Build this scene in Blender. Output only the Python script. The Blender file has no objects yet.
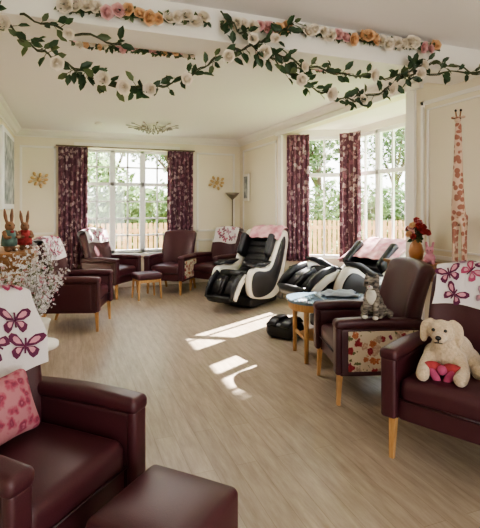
import bpy, bmesh, math, random
from mathutils import Vector, Matrix, noise
random.seed(7)
pi=math.pi
# ---------------------------------------------------------------- materials
def nt(name):
    m=bpy.data.materials.new(name); m.use_nodes=True
    n=m.node_tree.nodes; l=m.node_tree.links
    return m,n,l,n['Principled BSDF']
def mat(name,c,r=0.6,metal=0,bump=0,bscale=60,var=0,sheen=0,coat=0):
    m,n,l,b=nt(name)
    b.inputs['Base Color'].default_value=(*c,1); b.inputs['Roughness'].default_value=r
    b.inputs['Metallic'].default_value=metal
    if sheen: b.inputs['Sheen Weight'].default_value=sheen
    if coat: b.inputs['Coat Weight'].default_value=coat
    if bump or var:
        tc=n.new('ShaderNodeTexCoord'); t=n.new('ShaderNodeTexNoise'); t.inputs['Scale'].default_value=bscale
        t.inputs['Detail'].default_value=4
        l.new(tc.outputs['Object'],t.inputs['Vector'])
        if bump:
            bp=n.new('ShaderNodeBump'); bp.inputs['Strength'].default_value=bump; bp.inputs['Distance'].default_value=0.01
            l.new(t.outputs['Fac'],bp.inputs['Height']); l.new(bp.outputs['Normal'],b.inputs['Normal'])
        if var:
            cr=n.new('ShaderNodeValToRGB')
            cr.color_ramp.elements[0].position=.3; cr.color_ramp.elements[1].position=.7
            cr.color_ramp.elements[0].color=(*[x*(1-var) for x in c],1)
            cr.color_ramp.elements[1].color=(*[min(1,x*(1+var)) for x in c],1)
            l.new(t.outputs['Fac'],cr.inputs['Fac']); l.new(cr.outputs['Color'],b.inputs['Base Color'])
    return m
def rampmat(name,stops,scale,kind='noise',r=.8,detail=3,stretch=(1,1,1),const=False,dist=0.0):
    m,n,l,b=nt(name); b.inputs['Roughness'].default_value=r
    tc=n.new('ShaderNodeTexCoord'); mp=n.new('ShaderNodeMapping'); mp.inputs['Scale'].default_value=stretch
    l.new(tc.outputs['Object'],mp.inputs['Vector'])
    vec=mp.outputs['Vector']
    if dist:
        dn=n.new('ShaderNodeTexNoise'); dn.inputs['Scale'].default_value=scale*1.7
        l.new(vec,dn.inputs['Vector'])
        mx=n.new('ShaderNodeMix'); mx.data_type='VECTOR'; mx.inputs[0].default_value=dist
        l.new(vec,mx.inputs[4]); l.new(dn.outputs['Color'],mx.inputs[5]); vec=mx.outputs[1]
    if kind=='noise':
        t=n.new('ShaderNodeTexNoise'); t.inputs['Detail'].default_value=detail; o='Fac'
    else:
        t=n.new('ShaderNodeTexVoronoi'); o='Distance'
    t.inputs['Scale'].default_value=scale; l.new(vec,t.inputs['Vector'])
    cr=n.new('ShaderNodeValToRGB'); e=cr.color_ramp.elements
    if const: cr.color_ramp.interpolation='CONSTANT'
    e[0].position=stops[0][0]; e[0].color=(*stops[0][1],1)
    e[1].position=stops[-1][0]; e[1].color=(*stops[-1][1],1)
    for p,c in stops[1:-1]:
        x=e.new(p); x.color=(*c,1)
    l.new(t.outputs[o],cr.inputs['Fac']); l.new(cr.outputs['Color'],b.inputs['Base Color'])
    return m
M={}
M['wall']=mat('wall_cream_paint',(.83,.755,.60),.75,bump=.03,bscale=200)
M['ceil']=mat('ceiling_white_paint',(.87,.83,.81),.8)
M['trim']=mat('trim_white_gloss',(.88,.84,.77),.4)
M['frame']=mat('window_white_frame',(.88,.88,.87),.4)
M['leather']=mat('maroon_vinyl',(.064,.016,.022),.38,bump=.08,bscale=250,var=.15)
M['piping']=mat('maroon_piping',(.03,.007,.010),.4)
M['oak']=rampmat('oak_leg',[(.3,(.42,.22,.08)),(.7,(.55,.31,.13))],14,stretch=(6,6,1),r=.4)
M['wood']=rampmat('brown_wood',[(.3,(.22,.10,.04)),(.7,(.36,.18,.07))],10,stretch=(1,1,6),r=.45)
M['black']=mat('black_leatherette',(.009,.008,.010),.40,bump=.05,bscale=200)
M['shell']=mat('white_plastic_shell',(.70,.65,.56),.28,coat=.4)
M['pinkb']=rampmat('pink_blanket',[(.35,(.52,.20,.25)),(.6,(.72,.45,.47))],9,r=.95)
M['throw']=mat('white_fleece',(.74,.68,.68),.95,bump=.2,bscale=120,sheen=.3)
M['bf1']=mat('butterfly_pink',(.40,.07,.15),.9)
M['bf2']=mat('butterfly_plum',(.13,.025,.07),.9)
M['bf3']=mat('butterfly_rose',(.62,.28,.34),.9)
M['bf4']=mat('butterfly_lilac',(.38,.24,.31),.9)
M['gold']=mat('gilt_metal',(.60,.42,.20),.35,metal=.8)
M['green']=mat('leaf_green',(.022,.055,.018),.5,var=.4,bscale=5)
M['green2']=mat('leaf_olive',(.08,.11,.04),.5,var=.3,bscale=5)
M['stem']=mat('vine_stem',(.05,.06,.025),.7)
M['rose_w']=mat('rose_cream',(.84,.75,.62),.7)
M['rose_p']=mat('rose_peach',(.80,.52,.30),.7)
M['rose_k']=mat('rose_pink',(.78,.47,.46),.7)
M['rose_r']=mat('rose_red',(.42,.05,.05),.7,var=.3,bscale=30)
M['blossom']=mat('blossom_white',(.80,.77,.78),.7)
M['cushion']=rampmat('pink_pattern_cushion',[(0,(.50,.17,.23)),(.25,(.22,.03,.07)),(.42,(.38,.07,.12)),(.62,(.46,.19,.22))],24,kind='vor',dist=.03)
M['grey']=mat('grey_cloth',(.36,.40,.46),.9,bump=.3,bscale=40)
M['glassblue']=mat('tinted_table_glass',(.16,.22,.28),.08,coat=.5)
M['dog']=mat('plush_cream_fur',(.58,.45,.31),.95,bump=.8,bscale=90,var=.15,sheen=.5)
M['cat']=rampmat('plush_tabby_fur',[(.35,(.05,.045,.04)),(.5,(.20,.17,.14)),(.68,(.36,.32,.28))],22,stretch=(1,1,3),r=.95)
M['white']=mat('plush_white',(.70,.66,.60),.9,bump=.4,bscale=80)
M['red']=mat('red_felt',(.33,.04,.045),.85,var=.3,bscale=30)
M['bun1']=mat('rabbit_brown',(.22,.11,.06),.7,var=.3,bscale=20)
M['bun2']=mat('rabbit_teal_coat',(.10,.17,.15),.7,var=.3,bscale=20)
M['eye']=mat('black_bead',(.01,.01,.01),.15)
M['giraffe']=rampmat('giraffe_hide',[(0,(.36,.15,.10)),(.46,(.33,.13,.09)),(.54,(.66,.48,.36))],22,kind='vor',r=.6)
M['fence']=rampmat('fence_wood',[(.3,(.42,.22,.11)),(.7,(.55,.32,.17))],6,r=.8)
M['grass']=mat('grass_lawn',(.14,.25,.05),.9,var=.4,bscale=3)
M['fol']=mat('tree_foliage',(.11,.18,.055),.8,var=.4,bscale=.8)
M['fol2']=mat('hedge_foliage',(.14,.22,.07),.8,var=.4,bscale=.7)
M['bark']=mat('bark',(.14,.10,.07),.9)
M['twig']=mat('pale_twig',(.30,.26,.20),.9)
M['pot']=mat('ceramic_pot',(.75,.70,.62),.4)
M['vase']=mat('amber_vase',(.45,.20,.08),.3)
M['metal']=mat('lamp_metal',(.30,.26,.20),.3,metal=.9)
M['crystal']=mat('crystal_glass',(.42,.39,.36),.15,metal=.5)
M['art']=rampmat('framed_print_paper',[(.35,(.62,.62,.60)),(.5,(.40,.42,.42)),(.65,(.22,.25,.25))],7)
def floral(name,base,cols,scale,thr=.42):
    m,n,l,b=nt(name); b.inputs['Roughness'].default_value=.85
    tc=n.new('ShaderNodeTexCoord')
    dn=n.new('ShaderNodeTexNoise'); dn.inputs['Scale'].default_value=scale*2.2
    l.new(tc.outputs['Object'],dn.inputs['Vector'])
    ad=n.new('ShaderNodeVectorMath'); ad.operation='MULTIPLY_ADD'
    ad.inputs[1].default_value=(.9/scale,)*3; l.new(dn.outputs['Color'],ad.inputs[0]); l.new(tc.outputs['Object'],ad.inputs[2])
    v=n.new('ShaderNodeTexVoronoi'); v.inputs['Scale'].default_value=scale; l.new(ad.outputs[0],v.inputs['Vector'])
    sp=n.new('ShaderNodeSeparateColor'); l.new(v.outputs['Color'],sp.inputs[0])
    cr=n.new('ShaderNodeValToRGB'); cr.color_ramp.interpolation='CONSTANT'; e=cr.color_ramp.elements
    e[0].position=0; e[0].color=(*cols[0],1); e[1].position=1/len(cols); e[1].color=(*cols[1],1)
    for i in range(2,len(cols)):
        x=e.new(i/len(cols)); x.color=(*cols[i],1)
    l.new(sp.outputs[0],cr.inputs['Fac'])
    mk=n.new('ShaderNodeValToRGB'); mk.color_ramp.elements[0].position=thr-.03; mk.color_ramp.elements[1].position=thr+.03
    l.new(v.outputs['Distance'],mk.inputs['Fac'])
    v2=n.new('ShaderNodeTexVoronoi'); v2.inputs['Scale'].default_value=scale*3.5; l.new(ad.outputs[0],v2.inputs['Vector'])
    dk=n.new('ShaderNodeMix'); dk.data_type='RGBA'; dk.blend_type='MULTIPLY'; dk.inputs[0].default_value=.6
    r2=n.new('ShaderNodeValToRGB'); r2.color_ramp.elements[0].color=(1,1,1,1); r2.color_ramp.elements[1].color=(.35,.25,.25,1)
    r2.color_ramp.elements[1].position=.7
    l.new(v2.outputs['Distance'],r2.inputs['Fac']); l.new(cr.outputs['Color'],dk.inputs[6]); l.new(r2.outputs['Color'],dk.inputs[7])
    mx=n.new('ShaderNodeMix'); mx.data_type='RGBA'; l.new(mk.outputs['Color'],mx.inputs[0])
    l.new(dk.outputs[2],mx.inputs[6]); mx.inputs[7].default_value=(*base,1)
    l.new(mx.outputs[2],b.inputs['Base Color'])
    return m
M['floral']=floral('floral_upholstery',(.62,.53,.42),[(.40,.05,.07),(.58,.22,.11),(.18,.20,.09),(.36,.05,.15),(.66,.50,.38),(.56,.44,.36)],18,.5)
M['curtain']=floral('plum_floral_curtain',(.12,.045,.068),[(.60,.46,.48),(.38,.20,.25),(.30,.19,.22),(.62,.50,.51),(.32,.15,.20)],13,.45)
def floor_mat():
    m,n,l,b=nt('oak_plank_floor')
    tc=n.new('ShaderNodeTexCoord'); mp=n.new('ShaderNodeMapping'); mp.inputs['Rotation'].default_value=(0,0,pi/2)
    l.new(tc.outputs['Object'],mp.inputs['Vector'])
    br=n.new('ShaderNodeTexBrick'); br.inputs['Scale'].default_value=1
    br.inputs['Brick Width'].default_value=1.25; br.inputs['Row Height'].default_value=.13
    br.inputs['Mortar Size'].default_value=.0015; br.inputs['Mortar Smooth'].default_value=.3
    br.inputs['Color1'].default_value=(.40,.325,.25,1); br.inputs['Color2'].default_value=(.46,.38,.30,1)
    br.inputs['Mortar'].default_value=(.28,.215,.155,1); br.offset=.37
    l.new(mp.outputs[0],br.inputs['Vector'])
    mp2=n.new('ShaderNodeMapping'); mp2.inputs['Scale'].default_value=(9,1,1); l.new(tc.outputs['Object'],mp2.inputs['Vector'])
    no=n.new('ShaderNodeTexNoise'); no.inputs['Scale'].default_value=2.6; no.inputs['Detail'].default_value=8; no.inputs['Roughness'].default_value=.7
    l.new(mp2.outputs[0],no.inputs['Vector'])
    cr=n.new('ShaderNodeValToRGB'); cr.color_ramp.elements[0].position=.32; cr.color_ramp.elements[1].position=.66
    cr.color_ramp.elements[0].color=(.62,.58,.55,1); cr.color_ramp.elements[1].color=(1.0,1.0,1.0,1)
    l.new(no.outputs['Fac'],cr.inputs['Fac'])
    mx=n.new('ShaderNodeMix'); mx.data_type='RGBA'; mx.blend_type='MULTIPLY'; mx.inputs[0].default_value=1
    l.new(br.outputs['Color'],mx.inputs[6]); l.new(cr.outputs['Color'],mx.inputs[7]); l.new(mx.outputs[2],b.inputs['Base Color'])
    b.inputs['Roughness'].default_value=.32
    return m
M['floor']=floor_mat()
def glass_mat(name,tint,mixf):
    m,n,l,b=nt(name)
    tr=n.new('ShaderNodeBsdfTransparent'); tr.inputs['Color'].default_value=(*tint,1); gl=n.new('ShaderNodeBsdfGlossy'); gl.inputs['Roughness'].default_value=.03
    mx=n.new('ShaderNodeMixShader'); mx.inputs[0].default_value=mixf
    l.new(tr.outputs[0],mx.inputs[1]); l.new(gl.outputs[0],mx.inputs[2]); l.new(mx.outputs[0],n['Material Output'].inputs['Surface'])
    return m
M['glass']=glass_mat('window_glass',(1,1,1),.05)
# ---------------------------------------------------------------- mesh builder
class MB:
    def __init__(s): s.v=[]; s.f=[]; s.m=[]; s.s=[]; s.mats=[]
    def mi(s,k):
        if k not in s.mats: s.mats.append(k)
        return s.mats.index(k)
    def add(s,geo,mk,mtx=None,fn=None,smooth=True):
        vs,fs=geo; o=len(s.v); i=s.mi(mk)
        for p in vs:
            p=Vector(p)
            if fn: p=Vector(fn(p))
            if mtx is not None: p=mtx@p
            s.v.append(p)
        for f in fs:
            s.f.append([a+o for a in f]); s.m.append(i); s.s.append(smooth)
    def obj(s,name,loc=(0,0,0),rz=0,scale=1,parent=None,mods=None):
        me=bpy.data.meshes.new(name); me.from_pydata([tuple(p) for p in s.v],[],s.f)
        for k in s.mats: me.materials.append(M[k])
        me.polygons.foreach_set('material_index',s.m); me.polygons.foreach_set('use_smooth',s.s); me.update()
        o=bpy.data.objects.new(name,me); bpy.context.collection.objects.link(o)
        o.location=loc; o.rotation_euler=(0,0,rz); o.scale=(scale,)*3
        if parent: o.parent=parent
        return o
def T(x,y,z): return Matrix.Translation((x,y,z))
def R(a,ax): return Matrix.Rotation(a,4,ax)
def box(x0,x1,y0,y1,z0,z1):
    v=[(x0,y0,z0),(x1,y0,z0),(x1,y1,z0),(x0,y1,z0),(x0,y0,z1),(x1,y0,z1),(x1,y1,z1),(x0,y1,z1)]
    return v,[(0,3,2,1),(4,5,6,7),(0,1,5,4),(1,2,6,5),(2,3,7,6),(3,0,4,7)]
def rbox(sx,sy,sz,r,n=4,puff=0.0):
    h=(sx/2,sy/2,sz/2); r=min(r,min(h)*.999)
    ax=[]
    for H in h:
        inner=[(-H+r)+(2*(H-r))*i/n for i in range(1,n)]
        c=[-H,-H+r*.35,-H+r*.65,-H+r]+inner+[H-r,H-r*.65,H-r*.35,H]
        ax.append(c)
    N=[len(c)-1 for c in ax]; idx={}; vs=[]; fs=[]
    def g(i,j,k):
        key=(i,j,k)
        if key not in idx:
            P=Vector((ax[0][i],ax[1][j],ax[2][k]))
            q=Vector([max(-(h[a]-r),min(h[a]-r,P[a])) for a in range(3)])
            d=P-q
            if d.length>1e-9: P=q+d.normalized()*r
            if puff:
                for a in range(3):
                    b,c=[x for x in range(3) if x!=a]
                    if abs(P[a])>h[a]*.5:
                        k2=(1-(P[b]/h[b])**2)*(1-(P[c]/h[c])**2)
                        if a==2: P[a]+=math.copysign(puff*max(0,k2),P[a])
            idx[key]=len(vs); vs.append(P)
        return idx[key]
    for a in range(3):
        b,c=(a+1)%3,(a+2)%3
        for side in (0,N[a]):
            for i in range(N[b]):
                for j in range(N[c]):
                    q=[]
                    for di,dj in ((0,0),(1,0),(1,1),(0,1)):
                        t=[0,0,0]; t[a]=side; t[b]=i+di; t[c]=j+dj; q.append(g(*t))
                    if side==0: q.reverse()
                    fs.append(q)
    return vs,fs
def sphere(rx,ry,rz,nu=14,nv=9):
    vs=[(0,0,-rz)]; fs=[]
    for j in range(1,nv):
        p=-pi/2+pi*j/nv
        for i in range(nu):
            t=2*pi*i/nu; vs.append((rx*math.cos(p)*math.cos(t),ry*math.cos(p)*math.sin(t),rz*math.sin(p)))
    vs.append((0,0,rz)); L=len(vs)-1
    for i in range(nu):
        fs.append((0,1+(i+1)%nu,1+i))
        for j in range(nv-2):
            a=1+j*nu+i; b=1+j*nu+(i+1)%nu; fs.append((a,b,b+nu,a+nu))
        fs.append((L,1+(nv-2)*nu+i,1+(nv-2)*nu+(i+1)%nu))
    return vs,fs
def tube(pts,rs,n=8,cap=True,sq=False):
    pts=[Vector(p) for p in pts]
    if not hasattr(rs,'__len__'): rs=[rs]*len(pts)
    vs=[]; fs=[]; up=Vector((0,0,1)); prev=None
    for i,p in enumerate(pts):
        d=(pts[min(i+1,len(pts)-1)]-pts[max(i-1,0)]).normalized()
        if prev is None:
            a=d.cross(up if abs(d.z)<.9 else Vector((1,0,0))).normalized()
        else:
            a=(prev-d*prev.dot(d)).normalized()
        prev=a; b=d.cross(a)
        for k in range(n):
            t=2*pi*(k+.5)/n; vs.append(p+(a*math.cos(t)+b*math.sin(t))*rs[i])
    for i in range(len(pts)-1):
        for k in range(n):
            q=i*n+k; q2=i*n+(k+1)%n; fs.append((q,q2,q2+n,q+n))
    if cap:
        fs.append(tuple(range(n-1,-1,-1))); fs.append(tuple(range((len(pts)-1)*n,len(pts)*n)))
    return vs,fs
def lathe(prof,n=24):
    vs=[];fs=[]
    for r,z in prof:
        for k in range(n):
            t=2*pi*k/n; vs.append((r*math.cos(t),r*math.sin(t),z))
    for i in range(len(prof)-1):
        for k in range(n):
            a=i*n+k;b=i*n+(k+1)%n; fs.append((a,b,b+n,a+n))
    fs.append(tuple(range(n-1,-1,-1))); fs.append(tuple(range((len(prof)-1)*n,len(prof)*n)))
    return vs,fs
def cat(pts,k=6,closed=True):
    out=[];n=len(pts)
    rng=range(n if closed else n-1)
    for i in rng:
        g=lambda j:Vector(pts[j%n]) if closed else Vector(pts[max(0,min(n-1,j))])
        p0,p1,p2,p3=g(i-1),g(i),g(i+1),g(i+2)
        for s in range(k):
            t=s/k
            out.append(.5*((2*p1)+(p2-p0)*t+(2*p0-5*p1+4*p2-p3)*t*t+(3*p1-p0-3*p2+p3)*t**3))
    if not closed: out.append(Vector(pts[-1]))
    return out
def prof_extrude(prof,x0,x1,rd=.03):
    n=len(prof)
    nrm=[]
    for i in range(n):
        d=(Vector(prof[(i+1)%n])-Vector(prof[i-1])).normalized(); nn=Vector((d.y,-d.x))
        nrm.append(nn)
    area=sum(prof[i][0]*prof[(i+1)%n][1]-prof[(i+1)%n][0]*prof[i][1] for i in range(n))
    sg=1 if area>0 else -1
    rings=[(x0,rd),(x0+rd*.3,rd*.35),(x0+rd,0),(x1-rd,0),(x1-rd*.3,rd*.35),(x1,rd)]
    vs=[];fs=[]
    for x,o in rings:
        for i in range(n):
            p=Vector(prof[i])-nrm[i]*sg*o; vs.append((x,p.x,p.y))
    for r in range(len(rings)-1):
        for i in range(n):
            a=r*n+i;b=r*n+(i+1)%n; fs.append((a,a+n,b+n,b))
    fs.append(tuple(range(n))); fs.append(tuple(reversed(range((len(rings)-1)*n,len(rings)*n))))
    return vs,fs
def pad(path,w,th,n=20,e=.5):
    path=[Vector(p) for p in path]; L=len(path)
    W=w if hasattr(w,'__len__') else [w]*L; H=th if hasattr(th,'__len__') else [th]*L
    vs=[];fs=[]
    for i,p in enumerate(path):
        d=(path[min(i+1,L-1)]-path[max(0,i-1)]).normalized(); nn=Vector((-d.y,d.x))
        for k in range(n):
            t=2*pi*k/n; c,s=math.cos(t),math.sin(t)
            a=math.copysign(abs(c)**e,c)*W[i]/2; b=math.copysign(abs(s)**e,s)*H[i]/2
            q=p+nn*b; vs.append((a,q.x,q.y))
    for i in range(L-1):
        for k in range(n):
            a=i*n+k;b=i*n+(k+1)%n; fs.append((a,b,b+n,a+n))
    fs.append(tuple(range(n-1,-1,-1))); fs.append(tuple(range((L-1)*n,L*n)))
    return vs,fs
def grid(fn,nu,nv):
    vs=[fn(i/nu,j/nv) for j in range(nv+1) for i in range(nu+1)]
    fs=[(j*(nu+1)+i,j*(nu+1)+i+1,(j+1)*(nu+1)+i+1,(j+1)*(nu+1)+i) for j in range(nv) for i in range(nu)]
    return vs,fs
def solid(o,t):
    m=o.modifiers.new('thick','SOLIDIFY'); m.thickness=t; m.offset=0
def face_rz(fx,fy): return math.atan2(fx,-fy)
# ---------------------------------------------------------------- ROOM
XL,XR,YB,H=-.86,3.27,8.75,2.82
BAY=[(3.27,6.76),(4.2,6.24),(4.2,4.34),(3.27,3.82)]
Y0=-2.2
def room():
    b=MB(); b.add(box(XL-.2,4.6,Y0-.2,YB+.45,-.12,0),'floor',smooth=False); b.obj('floor')
    b=MB(); b.add(box(XL-.2,XR+.2,Y0-.2,YB+.45,H,H+.12),'ceil',smooth=False)
    b.add(box(XR+.2,4.6,3.5,7.1,2.72,H+.12),'ceil',smooth=False); b.obj('ceiling')
    b=MB(); b.add(box(XL-.2,XL,Y0,YB+.3,0,H),'wall',smooth=False); b.obj('wall_left')
    wx0,wx1,wz0,wz1=.22,1.90,.62,2.55
    b=MB()
    b.add(box(XL,wx0,YB,YB+.3,0,H),'wall',smooth=False); b.add(box(wx1,XR+.2,YB,YB+.3,0,H),'wall',smooth=False)
    b.add(box(wx0,wx1,YB,YB+.3,0,wz0),'wall',smooth=False); b.add(box(wx0,wx1,YB,YB+.3,wz1,H),'wall',smooth=False)
    b.obj('wall_back')
    b=MB()
    b.add(box(XR,XR+.2,Y0,BAY[3][1],0,H),'wall',smooth=False); b.add(box(XR,XR+.2,BAY[0][1],YB,0,H),'wall',smooth=False)
    b.add(box(XR,XR+.2,BAY[3][1],BAY[0][1],2.68,H),'wall',smooth=False)
    for (p,q) in ((BAY[0],BAY[1]),(BAY[1],BAY[2]),(BAY[2],BAY[3])):
        p=Vector(p);q=Vector(q);d=(q-p);L=d.length;mt=T(p.x,p.y,0)@R(math.atan2(d.y,d.x),'Z')
        b.add(box(-.02,L+.02,0,.15,0,.66),'wall',mt,smooth=False)
        b.add(box(-.02,L+.02,0,.15,2.62,2.74),'trim',mt,smooth=False)
    p=Vector(BAY[0]);d=Vector(BAY[1])-p;mt=T(p.x,p.y,0)@R(math.atan2(d.y,d.x),'Z')
    b.add(box(0,.26,0,.15,.6,2.7),'wall',mt,smooth=False)
    b.obj('wall_right')
    b=MB(); b.add(box(XL,XL+1.0,Y0-.2,Y0,0,H),'wall',smooth=False); b.add(box(XR-1.0,XR+.2,Y0-.2,Y0,0,H),'wall',smooth=False)
    b.add(box(XL+1.0,XR-1.0,Y0-.2,Y0,2.3,H),'wall',smooth=False); b.obj('wall_rear')
    b=MB(); b.add(box(XL,XR,2.94,3.24,2.60,H),'trim',smooth=False)
    b.add(box(XL,XR,2.925,2.94,2.60,2.63),'trim',smooth=False); b.add(box(XL,XR,3.24,3.255,2.60,2.63),'trim',smooth=False)
    b.obj('trim_beam')
    cp=[(0,0),(.012,0),(.02,.02),(.05,.035),(.08,.08),(.11,.10),(.12,.12),(0,.12)]
    def cornice(p,q,name,z=H):
        p=Vector(p);q=Vector(q);d=q-p;L=d.length;mt=T(p.x,p.y,z-.12)@R(math.atan2(d.y,d.x),'Z')
        n=len(cp); vs=[(0,-a,c) for a,c in cp]+[(L,-a,c) for a,c in cp]
        fs=[(i,(i+1)%n,(i+1)%n+n,i+n) for i in range(n)]
        b=MB(); b.add((vs,fs),'trim',mt,smooth=False); b.obj(name)
    cornice((XL,YB),(XR,YB),'trim_cornice_back')
    cornice((XR,YB),(XR,3.24),'trim_cornice_right')
    cornice((XL,3.24),(XL,YB),'trim_cornice_left')
    def bb(x0,x1,y0,y1,name):
        b=MB(); b.add(box(x0,x1,y0,y1,0,.14),'trim',smooth=False); b.obj(name)
    bb(XL,XR,YB-.02,YB,'baseboard_back'); bb(XL,XL+.02,Y0,YB-.02,'baseboard_left')
    bb(XR-.02,XR,BAY[0][1],YB-.02,'baseboard_right'); bb(XR-.02,XR,Y0,BAY[3][1],'baseboard_right.001')
    b=MB()
    def fr_y(y0,y1,z0,z1,x=XR,w=.035,t=.018):
        for a in (box(x-t,x,y0,y1,z0,z0+w),box(x-t,x,y0,y1,z1-w,z1),box(x-t,x,y0,y0+w,z0,z1),box(x-t,x,y1-w,y1,z0,z1)): b.add(a,'trim',smooth=False)
    fr_y(6.98,8.55,1.0,2.6); fr_y(6.98,8.55,.22,.85)
    fr_y(2.2,3.62,1.0,2.52); fr_y(2.2,3.62,.22,.85); fr_y(2.28,3.54,1.08,2.44,w=.015)
    b.add(box(XR-.03,XR,3.70,3.82,0,2.68),'trim',smooth=False); b.add(box(XR-.03,XR,6.76,6.88,0,2.68),'trim',smooth=False)
    b.add(box(XR-.05,XR,3.6,6.95,2.66,2.72),'trim',smooth=False)
    b.obj('trim_panels_right')
    b=MB()
    def fr_x(x0,x1,z0,z1,y=YB,w=.035,t=.018):
        for a in (box(x0,x1,y-t,y,z0,z0+w),box(x0,x1,y-t,y,z1-w,z1),box(x0,x0+w,y-t,y,z0,z1),box(x1-w,x1,y-t,y,z0,z1)): b.add(a,'trim',smooth=False)
    fr_x(-.78,-.2,1.0,2.55); fr_x(2.36,3.15,1.0,2.55); fr_x(-.78,-.2,.22,.85); fr_x(2.36,3.15,.22,.85)
    b.add(box(.1,2.02,YB-.03,YB,wz1,wz1+.09),'trim',smooth=False)
    b.add(box(.14,1.98,YB-.06,YB+.28,wz0-.05,wz0),'trim',smooth=False)
    b.obj('trim_panels_back')
def window(name,p,q,z0,z1,cas,cols,rows,top=0,off=.07,mw=.030):
    p=Vector(p);q=Vector(q);d=q-p;L=d.length;mt=T(p.x,p.y,0)@R(math.atan2(d.y,d.x),'Z')@T(0,off,0)
    b=MB()
    def bx(x0,x1,a,c,t=.05): b.add(box(x0,x1,-t/2,t/2,a,c),'frame',mt,smooth=False)
    bx(0,L,z0,z0+.05,.07);bx(0,L,z1-.05,z1,.07)
    cw=L/cas
    for i in range(cas+1):
        x=min(max(i*cw,.025),L-.025); bx(x-.028,x+.028,z0,z1,.07)
    for i in range(cas):
        a=i*cw+.028;c=(i+1)*cw-.028
        bx(a,a+.025,z0,z1);bx(c-.025,c,z0,z1)
        for k in range(1,cols):
            x=a+(c-a)*k/cols; bx(x-mw/2,x+mw/2,z0,z1,.03)
        for k in range(1,rows):
            z=z0+(z1-z0)*k/rows; bx(a,c,z-mw/2,z+mw/2,.03)
    if top: bx(0,L,top-.03,top+.03,.07)
    b.add(box(.02,L-.02,-.003,.003,z0+.02,z1-.02),'glass',mt,smooth=False)
    b.obj(name)
room()
window('window_1',(.22,YB+.12),(1.90,YB+.12),.62,2.55,3,2,6,top=1.91)
p=Vector(BAY[0]);q=Vector(BAY[1]);d=(q-p).normalized()
window('window_2',p+d*.26,BAY[1],.66,2.62,1,2,1,top=2.0)
window('window_3',BAY[1],BAY[2],.66,2.62,3,2,1,top=2.0)
window('window_4',BAY[2],BAY[3],.66,2.62,2,1,1,top=2.0)
def curtain(name,pts,z0,z1,folds,amp=.04):
    pts=[Vector(p) for p in pts]; seg=[(pts[i+1]-pts[i]).length for i in range(len(pts)-1)]; L=sum(seg)
    def at(s):
        s*=L
        for i,g in enumerate(seg):
            if s<=g or i==len(seg)-1:
                d=(pts[i+1]-pts[i]).normalized(); return pts[i]+d*s, Vector((-d.y,d.x))
            s-=g
    def f(u,v):
        p,n=at(u); z=z0+(z1-z0)*v
        k=amp*(math.sin(u*folds*2*pi+.5*math.sin(v*3))+.25*math.sin(u*folds*4.6*pi+1+v))*(1-.35*v)
        q=p+n*k; return (q.x,q.y,z)
    b=MB(); b.add(grid(f,folds*12,16),'curtain'); o=b.obj(name); solid(o,.006)
curtain('curtain',[(-.16,8.63),(.33,8.63)],.35,2.54,6)
curtain('curtain',[(1.76,8.63),(2.26,8.63)],.35,2.54,6)
curtain('curtain',[(3.29,6.66),(3.60,6.48)],.62,2.64,5,.03)
curtain('curtain',[(3.99,6.22),(4.10,6.13),(4.13,5.86)],.62,2.64,4,.028)
b=MB(); b.add(tube([(-.2,8.66,2.56),(2.3,8.66,2.56)],.015),'metal'); b.obj('curtain_rail')
# ---------------------------------------------------------------- armchair
BH=.65
def backfn(p):
    x,y,z=p
    k=(z/(BH/2)+1)/2
    x2=x*(1.0+.05*k)
    if k>.5: z=z+.04*(1-(x/.31)**2)*((k-.5)*2)
    y=y-.10*(abs(x)/.31)**3*(.3+.7*math.sin(pi*min(1,k*.9+.1)))
    q=R(math.radians(-11),'X')@Vector((x2,y,z))
    return q+Vector((0,.31,.40+BH/2-.02))
def armchair(name,loc,f,side='floral',arm='leather',sc=1.0):
    b=MB()
    b.add(rbox(.56,.62,.13,.02),'leather',T(0,-.03,.29))
    b.add(rbox(.535,.60,.15,.05,puff=.02),'leather',T(0,-.06,.405))
    b.add(rbox(.60,.13,BH,.05,n=8),'leather',fn=backfn)
    for s in (-1,1):
        x=s*.315
        b.add(rbox(.075,.66,.36,.02),'leather',T(x,-.03,.405))
        b.add(rbox(.115,.70,.07,.028,n=6,puff=.004),'leather',T(s*.318,-.05,.61),fn=lambda p:(p[0]*(1-.15*(p[1]+.35)),p[1],p[2]+.012*math.cos((p[1]+.1)*5)))
        b.add(rbox(.095,.05,.36,.02),'leather',T(s*.318,-.37,.42))
        b.add(rbox(.012,.54,.30,.005),side,T(s*.356,-.03,.415))
        b.add(tube([(s*.30,-.35,.26),(s*.305,-.362,.0)],[.03,.018],n=4),'oak',smooth=False)
        b.add(tube([(s*.28,.25,.26),(s*.285,.34,.0)],[.03,.018],n=4),'oak',smooth=False)
    b.add(tube([(-.26,-.362,.36),(.26,-.362,.36)],.006),'piping')
    o=b.obj(name,(loc[0],loc[1],0),face_rz(*f),sc)
    return o
wing=[[(0,.05),(.2,.42),(.5,.72),(.85,.8),(1.0,.62),(.88,.32),(.55,.08),(0,0)],[(0,0),(.5,.02),(.74,-.2),(.66,-.5),(.45,-.68),(.25,-.5),(.08,-.15)]]
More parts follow.
